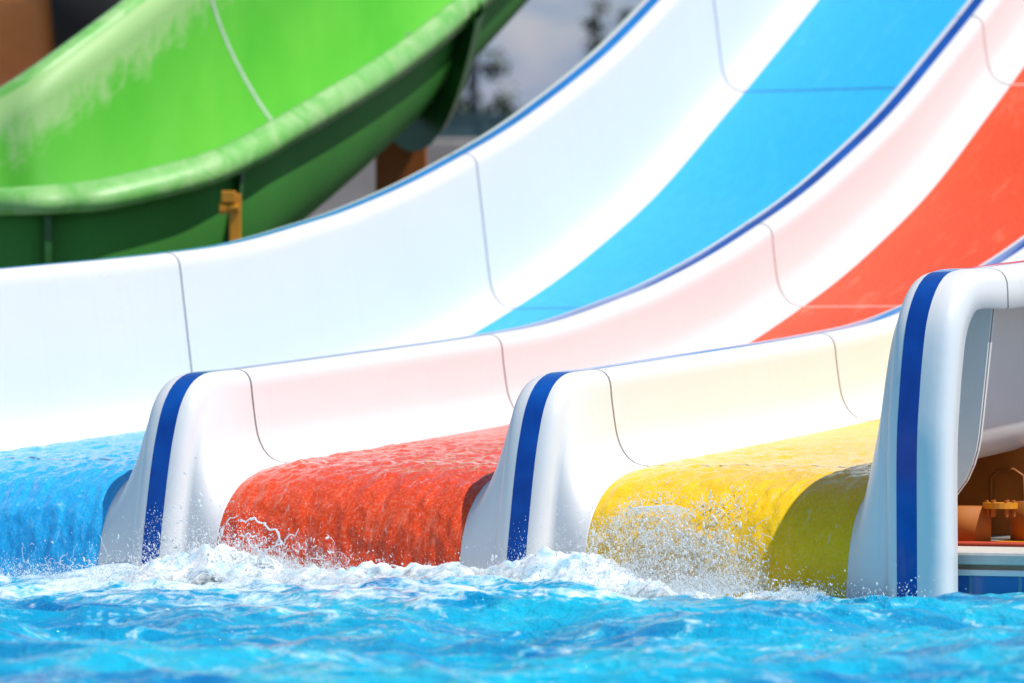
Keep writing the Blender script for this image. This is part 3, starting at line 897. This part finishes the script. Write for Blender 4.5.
# hills: a long uneven ridge
hx = np.linspace(-420, 420, 160); hd = np.linspace(0, 1, 24)
Hx, Hd = np.meshgrid(hx, hd)
ridge = (30 + 10 * fbm(hx / 90, 0 * hx, 1.1, 5)) * 1.0
Zh = ridge[None, :] * np.sin(Hd * math.pi / 2) ** 1.2 + fbm(Hx / 25, Hd * 8, 2.2, 4) * 1.2 * Hd
Fd = np.array([-.439, .898]); Rd = np.array([.898, .439])
bx = 6.1 + Fd[0] * (520 + 160 * Hd) + Rd[0] * Hx; by = -10.5 + Fd[1] * (520 + 160 * Hd) + Rd[1] * Hx
o = grid_obj('hills', np.stack([bx, by, Zh - .5], 2), HILL)
tag(o, 'blue grey hills on the horizon', 'hills', kind='structure')

# ------------------------------------------------------------------ light, sky, camera
ELEV = math.radians(60.5); AZ = (0.988, .155)          # horizontal direction towards the sun
sd = Vector((AZ[0], AZ[1], 0)).normalized() * math.cos(ELEV) + Vector((0, 0, math.sin(ELEV)))
sun = D.lights.new('sun', 'SUN'); sun.energy = 4.6; sun.angle = math.radians(.53); sun.color = (1.0, .965, .90)
so = link(D.objects.new('sun', sun)); so.rotation_euler = sd.to_track_quat('Z', 'Y').to_euler(); so.location = (10, 0, 12)

wd = D.worlds.new('World'); scene.world = wd; wd.use_nodes = True
nt = wd.node_tree; g = N(nt)
sky = g.n('ShaderNodeTexSky', sky_type='NISHITA'); sky.sun_disc = False
sky.sun_elevation = ELEV; sky.sun_rotation = math.atan2(sd.x, sd.y)
sky.air_density = 1.0; sky.dust_density = .35; sky.ozone_density = 1.8
tc = g.n('ShaderNodeTexCoord')
sp = g.n('ShaderNodeSeparateXYZ'); g.l(tc.outputs['Generated'], sp.inputs[0])
mp = g.n('ShaderNodeMapping'); mp.inputs['Scale'].default_value = (1, 1, 2.2); g.l(tc.outputs['Generated'], mp.inputs[0])
cn = g.noise(mp.outputs[0], 42, 5, .55, .3)
cloud = g.mix(g.ramp(cn, .38, .62), (2.3, 2.9, 4.1, 1), (4.0, 4.05, 4.5, 1))
band = g.ramp(sp.outputs[2], .06, .20, (1, 1, 1, 1), (0, 0, 0, 1))
g.l(g.mix(band, sky.outputs[0], cloud), nt.nodes['Background'].inputs[0])
nt.nodes['Background'].inputs[1].default_value = .12

cam = D.cameras.new('camera'); co = link(D.objects.new('camera', cam)); scene.camera = co
co.location = (6.1368, -10.4790, .5201)
co.rotation_euler = (math.radians(90 + .31585), 0, math.radians(26.0516))
cam.sensor_width = 36; cam.lens = 5000.26 / 1024 * 36
cam.clip_start = .1; cam.clip_end = 3000
cam.dof.use_dof = True; cam.dof.focus_distance = 11.75; cam.dof.aperture_fstop = 4.8

vs = scene.view_settings
vs.view_transform = 'Standard'; vs.look = 'None'; vs.gamma = 1; vs.use_curve_mapping = False
vs.exposure = .0
scene.render.engine = 'CYCLES'
scene.cycles.max_bounces = 8; scene.cycles.diffuse_bounces = 4; scene.cycles.transmission_bounces = 6
scene.cycles.caustics_reflective = False; scene.cycles.caustics_refractive = False
scene.cycles.use_denoising = True
